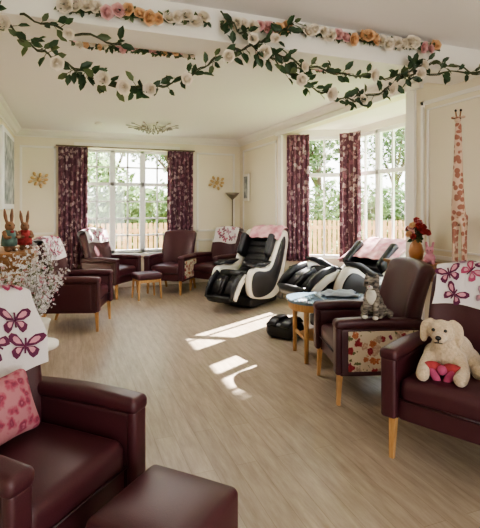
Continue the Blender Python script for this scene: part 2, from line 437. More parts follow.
def butterflies(b,mapf,spots,key=None):
    for (cx,cy,sz,ang,mk) in spots:
        ca,sa=math.cos(ang),math.sin(ang)
        def put(poly,k,mk,lift,sc=1):
            P=[]
            for x,y in poly:
                x*=k; X=cx+(x*ca-y*sa)*sz*sc; Y=cy+(x*sa+y*ca)*sz*sc; P.append((X,Y))
            c=(sum(p[0] for p in P)/len(P),sum(p[1] for p in P)/len(P))
            pts=[mapf(c[0],c[1],lift)]
            dense=[]
            for i in range(len(P)):
                a=P[i];d=P[(i+1)%len(P)]; dense+= [a,((a[0]+d[0])/2,(a[1]+d[1])/2)]
            ring1=[mapf((c[0]+q[0])/2,(c[1]+q[1])/2,lift) for q in dense]; ring2=[mapf(q[0],q[1],lift) for q in dense]
            n=len(dense); vs=pts+ring1+ring2
            fs=[(0,1+i,1+(i+1)%n) for i in range(n)]+[(1+i,1+n+i,1+n+(i+1)%n,1+(i+1)%n) for i in range(n)]
            b.add((vs,fs),mk)
        for k in (1,-1):
            for w in wing: put(w,k,mk,.006)
            inner=[[(x*.55+.2,y*.55+.14) for x,y in wing[0]],[(x*.5+.16,y*.5-.08) for x,y in wing[1]]]
            for w in inner: put(w,k,'bf3' if mk!='bf3' else 'bf1',.009)
        put([(-.06,.45),(.06,.45),(.05,-.45),(-.05,-.45)],1,'bf2',.011)
def throw(name,loc,f,x0,x1,drop,sc=1.0,n=9,seed=1,size=.065):
    rnd=random.Random(seed); t=.065+.016; top=BH/2+.018
    Ls=drop; Lt=2*t; Lb=.35
    def base(x,s,lift=0):
        wob=.006*math.sin(x*40+s*9)+.005*math.sin(s*30+x*11)
        tt=t+lift+max(0,wob)
        tp=top+lift
        if s<Ls: y,z=-tt,tp-(Ls-s)-.0
        elif s<Ls+Lt:
            a=(s-Ls)/Lt*pi; y=-tt*math.cos(a); z=tp+.035*math.sin(a)
        else: y,z=tt,tp-(s-Ls-Lt)
        if s<Ls: z=min(z,tp)
        return backfn(Vector((x,y,z)))
    b=MB(); L=Ls+Lt+Lb
    b.add(grid(lambda u,v:base(x0+(x1-x0)*u+.01*math.sin(v*9),L*v+.012*math.sin(u*7)),24,50),'throw')
    sp=[]
    tries=0
    while len(sp)<n and tries<900:
        tries+=1
        x=rnd.uniform(x0+size,x1-size); s=rnd.uniform(size*.8,Ls+Lt*.6)
        if all((x-a[0])**2+(s-a[1])**2>(size*1.6)**2 for a in sp):
            sp.append((x,s,size*rnd.uniform(.8,1.1),rnd.uniform(-1,1),rnd.choice(['bf1','bf2','bf1','bf4','bf2'])))
    butterflies(b,base,sp)
    o=b.obj(name,(loc[0],loc[1],0),face_rz(*f),sc); return o
CH={'A':((-.20,2.12),(.72,-.69)),'R2':((2.27,2.14),(-.9,-.44)),'R1':((2.34,3.18),(-.96,.28)),
    'L2':((.08,6.15),(.95,-.31)),'L3':((.66,8.08),(.75,-.65)),'R3':((1.74,8.05),(-.6,-.8)),'R4':((2.50,7.88),(-.85,-.5))}
for k,(c,f) in CH.items():
    armchair('armchair',c,f,side='leather' if k in('L2','L3') else 'floral')
throw('butterfly_throw_blanket',*CH['A'],-.24,.30,.35,n=12,seed=3,size=.074)
throw('butterfly_throw_blanket',*CH['R2'],-.27,.27,.24,n=8,seed=5,size=.072)
throw('butterfly_throw_blanket',*CH['L2'],-.27,.27,.25,n=11,seed=8,size=.06)
throw('butterfly_throw_blanket',*CH['L3'],-.27,.27,.2,n=11,seed=9,size=.06)
throw('butterfly_throw_blanket',*CH['R4'],-.27,.27,.25,n=11,seed=10,size=.06)
def in_chair(k,x,y):
    c,f=CH[k]; a=face_rz(*f); return (c[0]+x*math.cos(a)-y*math.sin(a), c[1]+x*math.sin(a)+y*math.cos(a))
b=MB(); b.add(rbox(.30,.10,.28,.045,n=8),'cushion',fn=lambda p:(p[0]*(1-.1*(1-(abs(p[2])/.14)**2)),p[1]*(.35+.9*(1-(p[0]/.16)**2)*(1-(p[2]/.15)**2)) ,p[2]*(1-.1*(1-(abs(p[0])/.15)**2))),mtx=T(0,0,.14)@R(-.40,'X'))
x,y=in_chair('A',.01,.08); b.obj('pink_scatter_cushion',(x,y,.50),face_rz(*CH['A'][1]))
def pouffe(name,loc,rz,w,h):
    b=MB(); b.add(rbox(w,w,h-.08,.03,n=5,puff=.012),'leather',T(0,0,h/2+.03))
    r=w/2-.012
    b.add(tube([(-r,-r,h-.07),(r,-r,h-.07),(r,r,h-.07),(-r,r,h-.07),(-r,-r,h-.07)],.007),'piping')
    for a in (-1,1):
        for c in (-1,1): b.add(tube([(a*(w/2-.05),c*(w/2-.05),.08),(a*(w/2-.05),c*(w/2-.05),0)],[.022,.018],n=8),'oak')
    b.obj(name,(loc[0],loc[1],0),rz)
pouffe('leather_footstool',(.335,1.67),math.radians(-46),.41,.43)
b=MB(); b.add(rbox(.42,.36,.10,.035,puff=.01),'leather',T(0,0,.37))
for a in (-1,1):
    for c in (-1,1): b.add(tube([(a*.17,c*.14,.33),(a*.19,c*.155,0)],[.022,.015],n=4),'oak',smooth=False)
b.add(box(-.18,.18,-.15,-.13,.27,.32),'oak',smooth=False); b.add(box(-.18,.18,.13,.15,.27,.32),'oak',smooth=False)
b.obj('small_leather_stool',(1.20,7.55,0),.2)
# ---------------------------------------------------------------- massage chairs
def massage(name,loc,f,sc,tilt):
    b=MB(); mt=T(0,0,.42)@R(math.radians(tilt),'X')@T(0,0,-.42)
    side=cat([(-.40,.16),(-.50,.32),(-.47,.52),(-.34,.60),(-.12,.60),(.06,.66),(.18,.86),(.28,1.08),(.40,1.22),(.54,1.22),(.60,1.06),(.56,.80),(.50,.52),(.42,.26),(.22,.14),(-.1,.12)],5)
    side=[(p.x,p.y) for p in side]
    for s in (-1,1):
        x0,x1=(.27,.37) if s>0 else (-.37,-.27)
        b.add(prof_extrude(side,x0,x1,.035),'shell',mt)
        # large black side panel leaving a slim white crescent around the rim
        inn=cat([(-.36,.17),(-.455,.33),(-.42,.49),(-.30,.545),(-.08,.545),(.09,.61),(.22,.84),(.33,1.06),(.42,1.13),(.46,1.02),(.42,.78),(.33,.52),(.18,.28),(-.08,.17)],5)
        x0,x1=(.36,.385) if s>0 else (-.385,-.36)
        b.add(prof_extrude([(p.x,p.y) for p in inn],x0,x1,.01),'black',mt)
        b.add(pad([(-.44,.60),(-.3,.64),(-.1,.645),(.06,.70)],.13,[.03,.07,.07,.03]),'black',mt@T(s*.31,0,0))
        b.add(rbox(.10,.22,.38,.04),'black',mt@T(s*.26,.20,.95)@R(math.radians(-20),'X'))
        b.add(pad([(-.46,.46),(-.58,.34),(-.66,.20),(-.70,.10)],[.035,.035,.035,.03],[.08,.09,.09,.07]),'shell',mt@T(s*.26,0,0))
        b.add(pad([(-.48,.46),(-.60,.34),(-.67,.20),(-.71,.10)],.05,[.16,.2,.2,.14]),'black',mt@T(s*.225,0,0))
        b.add(pad([(-.50,.42),(-.60,.30),(-.67,.16)],[.14,.15,.14],[.10,.12,.10]),'black',mt@T(s*.12,0,0))
    b.add(pad([(-.52,.40),(-.60,.28),(-.66,.14)],.05,[.16,.18,.16]),'black',mt)
    b.add(pad([(-.48,.36),(-.56,.26),(-.62,.12)],.46,.08),'black',mt)
    b.add(pad([(-.66,.14),(-.73,.10),(-.77,.14)],.44,[.08,.10,.04]),'black',mt)
    back=[(.46,1.20),(.42,1.10),(.36,.96),(.29,.80),(.22,.66),(.14,.54),(.04,.47),(-.12,.45),(-.28,.46),(-.42,.46)]
    b.add(pad(cat([(p[0],p[1]) for p in back],3,False),.50,.15),'black',mt)
    for i,(y,z) in enumerate([(.30,.98),(.25,.86),(.20,.74),(.12,.62)]):
        b.add(rbox(.40,.07,.11,.03),'black',mt@T(0,y,z)@R(math.radians(-22),'X'))
    b.add(rbox(.34,.12,.20,.05),'black',mt@T(0,.33,1.13)@R(math.radians(-18),'X'))
    b.add(pad(cat([(.58,1.05),(.57,.8),(.5,.5),(.42,.3)],4,False),.54,.12),'shell',mt)
    b.add(rbox(.56,.78,.16,.05),'black',T(0,.06,.10)); b.add(rbox(.5,.5,.3,.05),'black',T(0,.06,.28))
    return b.obj(name,(loc[0],loc[1],0),face_rz(*f),sc)
MC1=((2.58,6.55),(-.82,-.57)); MC2=((3.20,4.84),(-.97,-.22))
massage('massage_chair',*MC1,.96,-8)
massage('massage_chair',*MC2,1.07,-30)
def blanket(name,loc,f,sc,tilt,path,w,x0=0,k='pinkb',seed=0):
    mt=T(0,0,.42)@R(math.radians(tilt),'X')@T(0,0,-.42)
    P=cat(path,6,False); L=len(P)-1
    def fn(u,v):
        p=P[min(L,int(round(v*L)))]
        x=x0+(u-.5)*w*(1+.1*math.sin(v*8+seed)); dz=-.5*max(0,abs(x)-.30)
        n=.014*noise.noise(Vector((x*9+seed,p.x*9,p.y*9)))+.01*math.sin(x*34+p.y*8)
        return mt@Vector((x,p.x+n,p.y+n+dz))
    b=MB(); b.add(grid(fn,30,L),k); o=b.obj(name,(loc[0],loc[1],0),face_rz(*f),sc); solid(o,.012)
blanket('pink_blanket',*MC1,.96,-8,[(.21,1.08),(.25,1.15),(.35,1.275),(.48,1.30),(.61,1.26),(.66,1.10),(.66,.92)],.54,.10)
blanket('pink_patterned_throw',*MC2,1.07,-30,[(.11,.90),(.17,1.02),(.25,1.16),(.38,1.30),(.52,1.32),(.65,1.25),(.68,1.12)],.84,0,seed=3)
b=MB(); b.add(rbox(.36,.34,.16,.07,puff=.02),'black',T(0,0,.09)); 
for s in (-1,1): b.add(pad([(-.17,.15),(-.05,.195),(.1,.195),(.16,.16)],.12,[.03,.06,.06,.03]),'black',T(s*.09,0,0))
b.obj('foot_massager',(2.34,4.78,0),-1.0)
# ---------------------------------------------------------------- coffee table
b=MB()
n=40; ov=[(.42*math.copysign(abs(math.cos(2*pi*i/n))**.8,math.cos(2*pi*i/n)),.31*math.copysign(abs(math.sin(2*pi*i/n))**.8,math.sin(2*pi*i/n))) for i in range(n)]
def slabp(pts,z0,z1):
    n=len(pts); return [(x,y,z0) for x,y in pts]+[(x,y,z1) for x,y in pts],[tuple(reversed(range(n))),tuple(range(n,2*n))]+[(i,(i+1)%n,(i+1)%n+n,i+n) for i in range(n)]
b.add(slabp(ov,.560,.585),'glassblue',smooth=False)
vs=[];fs=[]
for z in (.49,.560):
    for k in (.95,.86):
        vs+=[(x*k,y*k,z) for x,y in ov]
for i in range(n):
    j=(i+1)%n
    fs+=[(i,j,2*n+j,2*n+i),(n+j,n+i,3*n+i,3*n+j),(2*n+i,2*n+j,3*n+j,3*n+i),(j,i,n+i,n+j)]
b.add((vs,fs),'oak',smooth=False)
b.add(slabp([(x*.70,y*.66) for x,y in ov],.20,.22),'oak',smooth=False)
for a in (-1,1):
    for c in (-1,1): b.add(tube([(a*.29,c*.20,.555),(a*.29,c*.20,.0)],[.026,.02],n=8),'oak')
    b.add(box(a*.28-.012,a*.28+.012,-.19,.19,.2,.23),'oak',smooth=False); b.add(box(a*.28-.012,a*.28+.012,-.19,.19,.50,.54),'oak',smooth=False)
b.obj('coffee_table',(2.45,4.02,0),-.2)
b=MB(); b.add(grid(lambda u,v:((u-.5)*.34+.02*math.sin(v*9),(v-.5)*.26+.02*math.sin(u*8),.012+.045*(noise.noise(Vector((u*4,v*4,2)))+.5)*(1-(2*u-1)**4)*(1-(2*v-1)**4)),26,20),'grey')
o=b.obj('folded_cloth',(2.60,4.05,.588),-.4); solid(o,.01)
# ---------------------------------------------------------------- window seat
b=MB(); sp=[(3.34,6.66),(4.16,6.20),(4.16,5.70),(3.34,6.16)]
b.add(slabp(sp[::-1],0,.44),'trim',smooth=False); b.add(slabp([(x-.02,y) for x,y in sp][::-1],.44,.54),'leather',smooth=False)
o=b.obj('window_seat'); bv=o.modifiers.new('b','BEVEL'); bv.width=.02; bv.segments=3
# ---------------------------------------------------------------- console with giraffe & flowers
b=MB(); b.add(rbox(.30,1.05,.03,.008),'wood',T(3.09,3.27,.965)); b.add(box(2.97,3.22,2.8,3.74,.84,.95),'wood',smooth=False)
for x in (2.98,3.21):
    for y in (2.80,3.74): b.add(tube([(x,y,.95),(x,y,0)],[.025,.018],n=4),'wood',smooth=False)
b.add(box(2.98,3.21,2.8,3.74,.25,.27),'wood',smooth=False); b.obj('console_table')
def blob(name,parts,key,voxel,parent=None,loc=(0,0,0),rz=0,smooth=4):
    b=MB()
    for p in parts:
        if p[0]=='e':
            _,c,r,*rot=p; mt=T(*c)
            if rot: mt=mt@R(rot[0][0],'X')@R(rot[0][1],'Y')@R(rot[0][2],'Z')
            b.add(sphere(*r),key,mt)
        else:
            _,P,rs=p; P=cat(P,4,False); m=len(P)
            RR=[]
            for i,q in enumerate(P):
                t=i/(m-1)*(len(rs)-1); k=min(int(t),len(rs)-2); r=rs[k]+(rs[k+1]-rs[k])*(t-k); RR.append(r)
                b.add(sphere(r,r,r,10,7),key,T(*q))
            b.add(tube(P,RR,10),key)
    o=b.obj(name,loc,rz,1,parent)
    m=o.modifiers.new('remesh','REMESH'); m.mode='VOXEL'; m.voxel_size=voxel; m.use_smooth_shade=True
    s=o.modifiers.new('smooth','SMOOTH'); s.iterations=smooth; s.factor=.5
    return o
def empty(name,loc,rz,sc=1):
    e=bpy.data.objects.new(name,None); bpy.context.collection.objects.link(e); e.location=loc; e.rotation_euler=(0,0,rz); e.scale=(sc,)*3; e.empty_display_size=.1; return e
def part(name,geos,parent):
    b=MB()
    for g,k,mt in geos: b.add(g,k,mt)
    return b.obj(name,parent=parent)
g=empty('giraffe_sculpture',(3.10,3.00,.984),face_rz(-.8,-.6))
blob('body',[('e',(0,.04,.42),(.055,.11,.075)),
 ('c',[(0,-.03,.46),(0,-.06,.62),(0,-.05,.90),(0,-.04,1.20)],[.058,.048,.036,.026]),
 ('e',(0,-.075,1.235),(.026,.062,.028),(.35,0,0)),('e',(0,-.125,1.215),(.017,.022,.017)),
 ('c',[(.03,-.03,.42),(.034,-.03,.2),(.034,-.035,.015)],[.028,.014,.016]),('c',[(-.03,-.03,.42),(-.034,-.03,.2),(-.034,-.035,.015)],[.028,.014,.016]),
 ('c',[(.03,.11,.42),(.034,.12,.22),(.034,.12,.015)],[.030,.014,.016]),('c',[(-.03,.11,.42),(-.034,.12,.22),(-.034,.12,.015)],[.030,.014,.016]),
 ('c',[(0,.14,.45),(0,.17,.3)],[.01,.008]),
 ('e',(.038,-.04,1.26),(.022,.008,.014)),('e',(-.038,-.04,1.26),(.022,.008,.014))],'giraffe',.006,g)
part('horns_eyes_mane',[(tube([(s*.012,-.045,1.25),(s*.02,-.04,1.315)],[.006,.006]),'wood',None) for s in (-1,1)]+[(sphere(.010,.010,.012),'eye',T(s*.02,-.04,1.318)) for s in (-1,1)]+[(sphere(.006,.006,.006),'eye',T(s*.024,-.09,1.243)) for s in (-1,1)]+[(tube([(0,-.012,.62),(0,-.012,.9),(0,-.01,1.2)],[.012,.012,.01]),'wood',None)],g)
g=empty('pink_plush_toy',(3.03,3.26,.982),face_rz(-.75,-.6))
blob('body',[('e',(0,0,.05),(.05,.045,.05)),('e',(0,-.01,.12),(.036,.034,.034)),('c',[(.02,0,.14),(.03,.0,.19)],[.012,.012]),('c',[(-.02,0,.14),(-.03,.0,.19)],[.012,.012]),('c',[(.03,-.02,.03),(.04,-.08,.02)],[.02,.016]),('c',[(-.03,-.02,.03),(-.04,-.08,.02)],[.02,.016])],'bf3',.006,g)
part('face',[(sphere(.005,.004,.005),'eye',T(s*.014,-.042,.125)) for s in (-1,1)],g)
cx,cy=in_chair('R1',.318,-.10)
g=empty('plush_tabby_cat',(cx,cy,.662),face_rz(-.75,-.66),1.05)
blob('body',[('e',(0,.03,.09),(.07,.085,.09)),('e',(0,-.01,.15),(.055,.055,.09)),('e',(0,-.035,.245),(.056,.052,.048)),('e',(0,-.075,.232),(.026,.024,.02)),
 ('c',[(.035,-.03,.15),(.036,-.06,.08),(.036,-.075,.015)],[.026,.02,.02]),('c',[(-.035,-.03,.15),(-.036,-.06,.08),(-.036,-.075,.015)],[.026,.02,.02]),
 ('e',(.065,.04,.045),(.03,.06,.045)),('e',(-.065,.04,.045),(.03,.06,.045)),('e',(.06,-.03,.015),(.02,.035,.015)),('e',(-.06,-.03,.015),(.02,.035,.015)),
 ('c',[(0,.10,.03),(.06,.13,.025),(.11,.08,.025),(.12,.0,.022)],[.022,.018]),
 ('c',[(.034,-.025,.275),(.040,-.022,.315)],[.022,.006]),('c',[(-.034,-.025,.275),(-.040,-.022,.315)],[.022,.006])],'cat',.007,g)
part('face_and_bib',[(sphere(.038,.02,.06),'white',T(0,-.052,.155)),(sphere(.022,.014,.015),'white',T(0,-.094,.226)),(sphere(.006,.005,.005),'bf3',T(0,-.106,.236))]+[(sphere(.008,.006,.009),'eye',T(s*.023,-.083,.256)) for s in (-1,1)]+[(sphere(.021,.022,.014),'white',T(s*.036,-.085,.014)) for s in (-1,1)],g)
dx,dy=in_chair('R2',-.09,-.08)
g=empty('plush_labrador_dog',(dx,dy,.492),face_rz(-.75,-.66),1.1)
blob('body',[('e',(.03,.07,.10),(.11,.14,.10)),('e',(0,-.03,.12),(.085,.08,.10)),('e',(-.02,-.06,.235),(.072,.068,.062)),('e',(-.025,-.125,.215),(.038,.05,.032)),
 ('c',[(.06,-.04,.10),(.09,-.12,.05),(.08,-.20,.032)],[.042,.034,.036]),('c',[(-.07,-.04,.10),(-.10,-.12,.05),(-.10,-.20,.032)],[.042,.034,.036]),
 ('e',(.12,.08,.06),(.05,.09,.06)),('e',(-.08,.10,.06),(.05,.09,.06)),('c',[(.13,.05,.035),(.16,-.05,.03)],[.034,.034]),
 ('c',[(.05,.18,.06),(.12,.2,.05),(.18,.14,.04)],[.028,.02]),
 ('c',[(.035,-.05,.285),(.065,-.055,.255),(.070,-.06,.185)],[.018,.024,.020]),('c',[(-.075,-.05,.285),(-.105,-.055,.255),(-.11,-.06,.185)],[.018,.024,.020])],'dog',.008,g)
part('face',[(sphere(.016,.012,.012),'eye',T(-.026,-.176,.225)),(sphere(.009,.007,.009),'eye',T(.005,-.122,.253)),(sphere(.009,.007,.009),'eye',T(-.055,-.122,.253)),(tube([(-.026,-.176,.212),(-.026,-.168,.198),(-.008,-.155,.193)],.003),'eye',None),(tube([(-.026,-.168,.198),(-.044,-.155,.193)],.003),'eye',None)],g)
bw=[]
for s in (-1,1):
    bw.append((sphere(.062,.026,.036),'red',T(-.01+s*.06,-.135,.05)@R(s*.3,'Y')))
    bw.append((sphere(.022,.016,.045),'bf1',T(-.01+s*.035,-.155,.02)@R(s*.5,'Y')))
bw.append((sphere(.026,.026,.026),'bf1',T(-.01,-.155,.053)))
part('red_bow',bw,g)
# ---------------------------------------------------------------- left cabinet, rabbits
b=MB(); b.add(rbox(.56,.80,.035,.01),'wood',T(-.57,5.02,1.052)); b.add(box(XL+.02,-.32,4.66,5.38,.08,1.035),'wood',smooth=False)
for i,y in enumerate((4.68,5.04)):
    b.add(box(-.32,-.305,y,y+.32,.12,.72),'wood',smooth=False); b.add(box(-.32,-.305,y,y+.32,.76,1.0),'wood',smooth=False)
    b.add(sphere(.015,.015,.015),'gold',T(-.295,y+.16,.88)); b.add(sphere(.015,.015,.015),'gold',T(-.295,y+.27-.22*i,.45))
for y in (4.7,5.34):
    for x in (-.8,-.36): b.add(tube([(x,y,.09),(x,y,0)],.025,n=4),'wood',smooth=False)
b.obj('wooden_cabinet')
def rabbit(loc,rz,k,sc):
    g=empty('rabbit_figurine',loc,rz,sc)
    blob('body',[('e',(0,0,.10),(.06,.055,.10)),('e',(0,-.01,.225),(.042,.046,.044)),('e',(0,-.048,.215),(.02,.018,.018)),
     ('c',[(.022,0,.26),(.03,.01,.32),(.036,.015,.38)],[.012,.017,.008]),('c',[(-.022,0,.26),(-.03,.01,.32),(-.036,.015,.38)],[.012,.017,.008]),
     ('c',[(.05,-.01,.17),(.06,-.05,.13),(.03,-.07,.13)],[.02,.014]),('c',[(-.05,-.01,.17),(-.06,-.05,.13),(-.03,-.07,.13)],[.02,.014]),
     ('e',(.035,-.04,.018),(.022,.05,.018)),('e',(-.035,-.04,.018),(.022,.05,.018)),('e',(0,.06,.05),(.022,.02,.022))],'bun1',.006,g)
    part('coat_and_face',[(lathe([(.066,.05),(.068,.09),(.060,.14),(.048,.185),(.03,.195)]),k,None)]+[(sphere(.006,.005,.007),'eye',T(s*.02,-.046,.235)) for s in (-1,1)]+[(sphere(.02,.008,.012),'red',T(0,-.05,.178))],g)
rabbit((-.52,4.82,1.072),face_rz(.6,-.8),'bun2',1.05)
rabbit((-.40,4.98,1.072),face_rz(.3,-.9),'red',1.0)
# ---------------------------------------------------------------- flowering plant on white stand
PX,PY=-.25,4.02
b=MB(); b.add(lathe([(.17,0),(.17,.03),(.05,.06),(.04,.2),(.05,.34),(.18,.37),(.18,.40)],28),'trim'); b.obj('white_pedestal_table',(PX,PY,0))
b=MB(); b.add(lathe([(.07,0),(.085,.02),(.11,.16),(.12,.18),(.10,.18)],24),'pot',T(0,0,0))
rnd=random.Random(4)
def flower5(b,p,r,k):
    d=Vector((rnd.uniform(-1,1),rnd.uniform(-1,1),rnd.uniform(-.3,1))).normalized()
    a=d.orthogonal().normalized(); c=d.cross(a); vs=[p]; fs=[]
    for i in range(5):
        t=2*pi*i/5
        for dt,rr in ((-.45,.75),(0,1.0),(.45,.75)):
            vs.append(p+(a*math.cos(t+dt)+c*math.sin(t+dt))*r*rr+d*r*.3)
        fs.append((0,1+3*i,2+3*i,3+3*i))
    b.add((vs,fs),k,smooth=False)
for i in range(60):
    an=rnd.uniform(0,2*pi); el=rnd.uniform(0,1.0); L=rnd.uniform(.30,.68)
    d=Vector((math.cos(an)*(.06+.42*(1-el)),math.sin(an)*(.06+.42*(1-el)),.6+el*.6)).normalized()
    P=[Vector((0,0,.17))]
    for k in range(1,6):
        t=k/5; P.append(Vector((0,0,.17))+d*L*t+Vector((math.cos(an),math.sin(an),-.4))*.05*t*t+Vector((rnd.uniform(-.012,.012),rnd.uniform(-.012,.012),0)))
    b.add(tube(P,[.003,.003,.0025,.0022,.002,.0015],5),'twig')
    for k in range(34):
        t=rnd.uniform(.25,1); j=min(4,int(t*5)); p=P[j].lerp(P[j+1],t*5-j)+Vector([rnd.gauss(0,.025) for _ in range(3)])
        flower5(b,p,rnd.uniform(.009,.017),'blossom' if rnd.random()<.92 else 'bf3')
    for k in range(4):
        t=rnd.uniform(.1,.8); j=min(4,int(t*5)); p=P[j].lerp(P[j+1],t*5-j); flower5(b,p,.022,'green2')
b.obj('blossom_plant',(PX,PY,.402))
# ---------------------------------------------------------------- garlands
def petal(r,w,h,flare,th,curl=.0):
    def f(u,v):
        s=(u-.5)*2; ww=w*math.sin(pi*(.18+.6*v))
        rad=r*(.35+.65*math.sin(v*pi/2))+flare*v*v-abs(s)*r*.25; z=h*v-curl*max(0,v-.6)*h
        return (rad*math.cos(th)-s*ww*math.sin(th),rad*math.sin(th)+s*ww*math.cos(th),z)
    return grid(f,4,4)
def rose_geo(seed):
    rr=random.Random(seed); vs=[];fs=[]
    def ad(g):
        o=len(vs); vs.extend(g[0]); fs.extend([tuple(a+o for a in f) for f in g[1]])
    ad(sphere(.22,.22,.40,8,5))
    for n,r,w,h,fl,cu in ((3,.26,.34,.74,.0,0),(4,.42,.50,.74,.05,.1),(5,.60,.58,.68,.14,.35),(6,.76,.60,.52,.26,.7)):
        o=rr.random()*6
        for i in range(n): ad(petal(r,w,h,fl,o+2*pi*i/n,cu))
    return vs,fs
ROSES=[rose_geo(i) for i in range(3)]
LEAF=([(0,0,0),(.3,.24,.06),(.3,0,0),(.3,-.24,.06),(.7,.22,.03),(.7,0,-.04),(.7,-.22,.03),(1,0,-.12)],
      [(0,2,1),(0,3,2),(1,2,5,4),(2,3,6,5),(4,5,7),(5,6,7)])
def orient(d,up=None):
    d=d.normalized(); a=d.orthogonal().normalized(); a=(Matrix.Rotation(random.uniform(0,2*pi),3,d)@a); c=d.cross(a)
    return Matrix((a,c,d)).transposed().to_4x4()
def rose(b,p,s,k,d):
    b.add(random.choice(ROSES),k,T(*p)@orient(Vector(d))@Matrix.Scale(s,4))
def leaf(b,p,s,k,d):
    x=Vector(d).normalized(); z=Vector((random.uniform(-1,1),-1.2,random.uniform(-1,1))); y=z.cross(x).normalized(); z=x.cross(y)
    b.add(LEAF,k,T(*p)@Matrix((x,y,z)).transposed().to_4x4()@Matrix.Scale(s,4),smooth=False)
def vine(name,pts,nleaf,roses,rs=.045):
    b=MB(); P=cat([Vector(p) for p in pts],8,False); N=len(P)-1
    Q=[p+Vector((0,.015*math.sin(i*.9),.012*math.sin(i*1.3))) for i,p in enumerate(P)]
    b.add(tube(Q,.005,6),'stem'); b.add(tube([q+Vector((0,.012*math.cos(i*.7),.012*math.sin(i*.7+1))) for i,q in enumerate(Q)],.0035,5),'stem')
    for i in range(nleaf):
        t=random.random()*N; j=min(N-1,int(t)); p=Q[j].lerp(Q[j+1],t-j); tg=(Q[j+1]-Q[j]).normalized()
        d=Vector((random.uniform(-1,1),random.uniform(-.7,.2),random.uniform(-1,.8)))+tg*.4
        d.normalize(); st=p+d*random.uniform(.01,.05)
        b.add(tube([p,st],.002,4),'stem'); leaf(b,st,random.uniform(.055,.09),'green' if random.random()<.85 else 'green2',d)
    for t in roses:
        t*=N; j=min(N-1,int(t)); p=Q[j].lerp(Q[j+1],t-j)+Vector((0,-.045,-.015))
        rose(b,p,rs*random.uniform(.9,1.15),'rose_w',(random.uniform(-.5,.5),-1,random.uniform(-.5,.2)))
    b.obj(name)
Y=2.84
vine('rose_vine_garland',[(-.50,Y,2.62),(-.354,Y,2.53),(-.202,Y,2.41),(-.044,Y,2.331),(.121,Y,2.272),(.292,Y,2.217),(.471,Y,2.227),(.693,Y,2.31),(.892,Y,2.446),(1.10,Y,2.549),(1.243,Y,2.519),(1.433,Y,2.403),(1.669,Y,2.306),(1.917,Y,2.27),(2.224,Y,2.369),(2.457,Y,2.543),(2.751,Y,2.62),(3.17,Y,2.576)],
     200,[.07,.17,.26,.30,.35,.41,.49,.58,.66,.72,.78,.83,.90],.046)
vine('rose_vine_garland',[(.93,Y,2.76),(1.05,Y,2.66),(1.18,Y,2.60),(1.33,Y,2.66),(1.45,Y,2.76)],30,[.4,.7],.035)
vine('rose_vine_garland',[(1.25,Y-.03,2.56),(1.5,Y-.03,2.47),(1.85,Y-.03,2.44),(2.25,Y-.03,2.46),(2.6,Y-.03,2.52),(3.2,Y-.03,2.60)],60,[.2,.5,.75],.042)
vine('rose_vine_garland',[(-.25,Y-.03,2.56),(.0,Y-.03,2.50),(.3,Y-.03,2.46)],10,[.5],.034)
def swag(name,x0,x1,y,za,zb,n,size,big=True):
    b=MB()
    b.add(tube([(x0,y,za),((x0+x1)/2,y,(za+zb)/2-.01),(x1,y,zb)],.01,6),'stem')
    for i in range(n):
        t=(i+.5)/n; x=x0+(x1-x0)*t+random.uniform(-.01,.01); z=za+(zb-za)*t+random.uniform(-.022,.022)
        k=random.choice(['rose_w','rose_p','rose_k','rose_k']) if not big else ['rose_w','rose_w','rose_k','rose_p','rose_p','rose_w'][(i//2)%6]
        rose(b,(x,y-.02,z),size*random.uniform(.8,1.15),k,(random.uniform(-.6,.6),-1,random.uniform(-.5,.4)))
    for i in range(n*7):
        t=random.random(); d=Vector((random.uniform(-1,1),random.uniform(-.6,.1),random.uniform(-1,.6)))
        leaf(b,(x0+(x1-x0)*t,y-.01,za+(zb-za)*t),random.uniform(.035,.06),random.choice(['green','green2','green2']),d)
    b.obj(name)
swag('rose_swag_garland',-.05,.86,2.91,2.67,2.71,15,.048)
swag('rose_swag_garland',.95,1.45,2.91,2.71,2.73,8,.044)
swag('rose_swag_garland',1.55,2.77,2.91,2.74,2.76,19,.048)
swag('small_flower_garland',.02,.86,3.29,2.60,2.61,22,.028,False)
swag('small_flower_garland',1.60,2.50,3.29,2.62,2.63,24,.028,False)
b=MB(); b.add(lathe([(.045,0),(.06,.03),(.07,.09),(.055,.15),(.035,.18),(.045,.20),(.03,.20)],24),'vase')
for i in range(34):
    an=random.uniform(0,2*pi); r=random.uniform(.0,.10); z=.36-r*1.2+random.uniform(-.03,.03)
    p=(r*math.cos(an),r*math.sin(an),z)
    b.add(tube([(0,0,.17),(p[0]*.5,p[1]*.5,.24),p],.003,5),'stem')
    rose(b,p,random.uniform(.028,.040),random.choice(['rose_r','rose_r','rose_r','rose_k','rose_p']),(p[0]*6-.4,p[1]*6-.4,.5))
for i in range(36):
    an=random.uniform(0,2*pi); leaf(b,(.02*math.cos(an),.02*math.sin(an),random.uniform(.18,.28)),random.uniform(.05,.08),random.choice(['green','green2']),(math.cos(an),math.sin(an),random.uniform(-.6,.6)))
b.obj('vase_of_red_flowers',(3.09,3.50,.982))
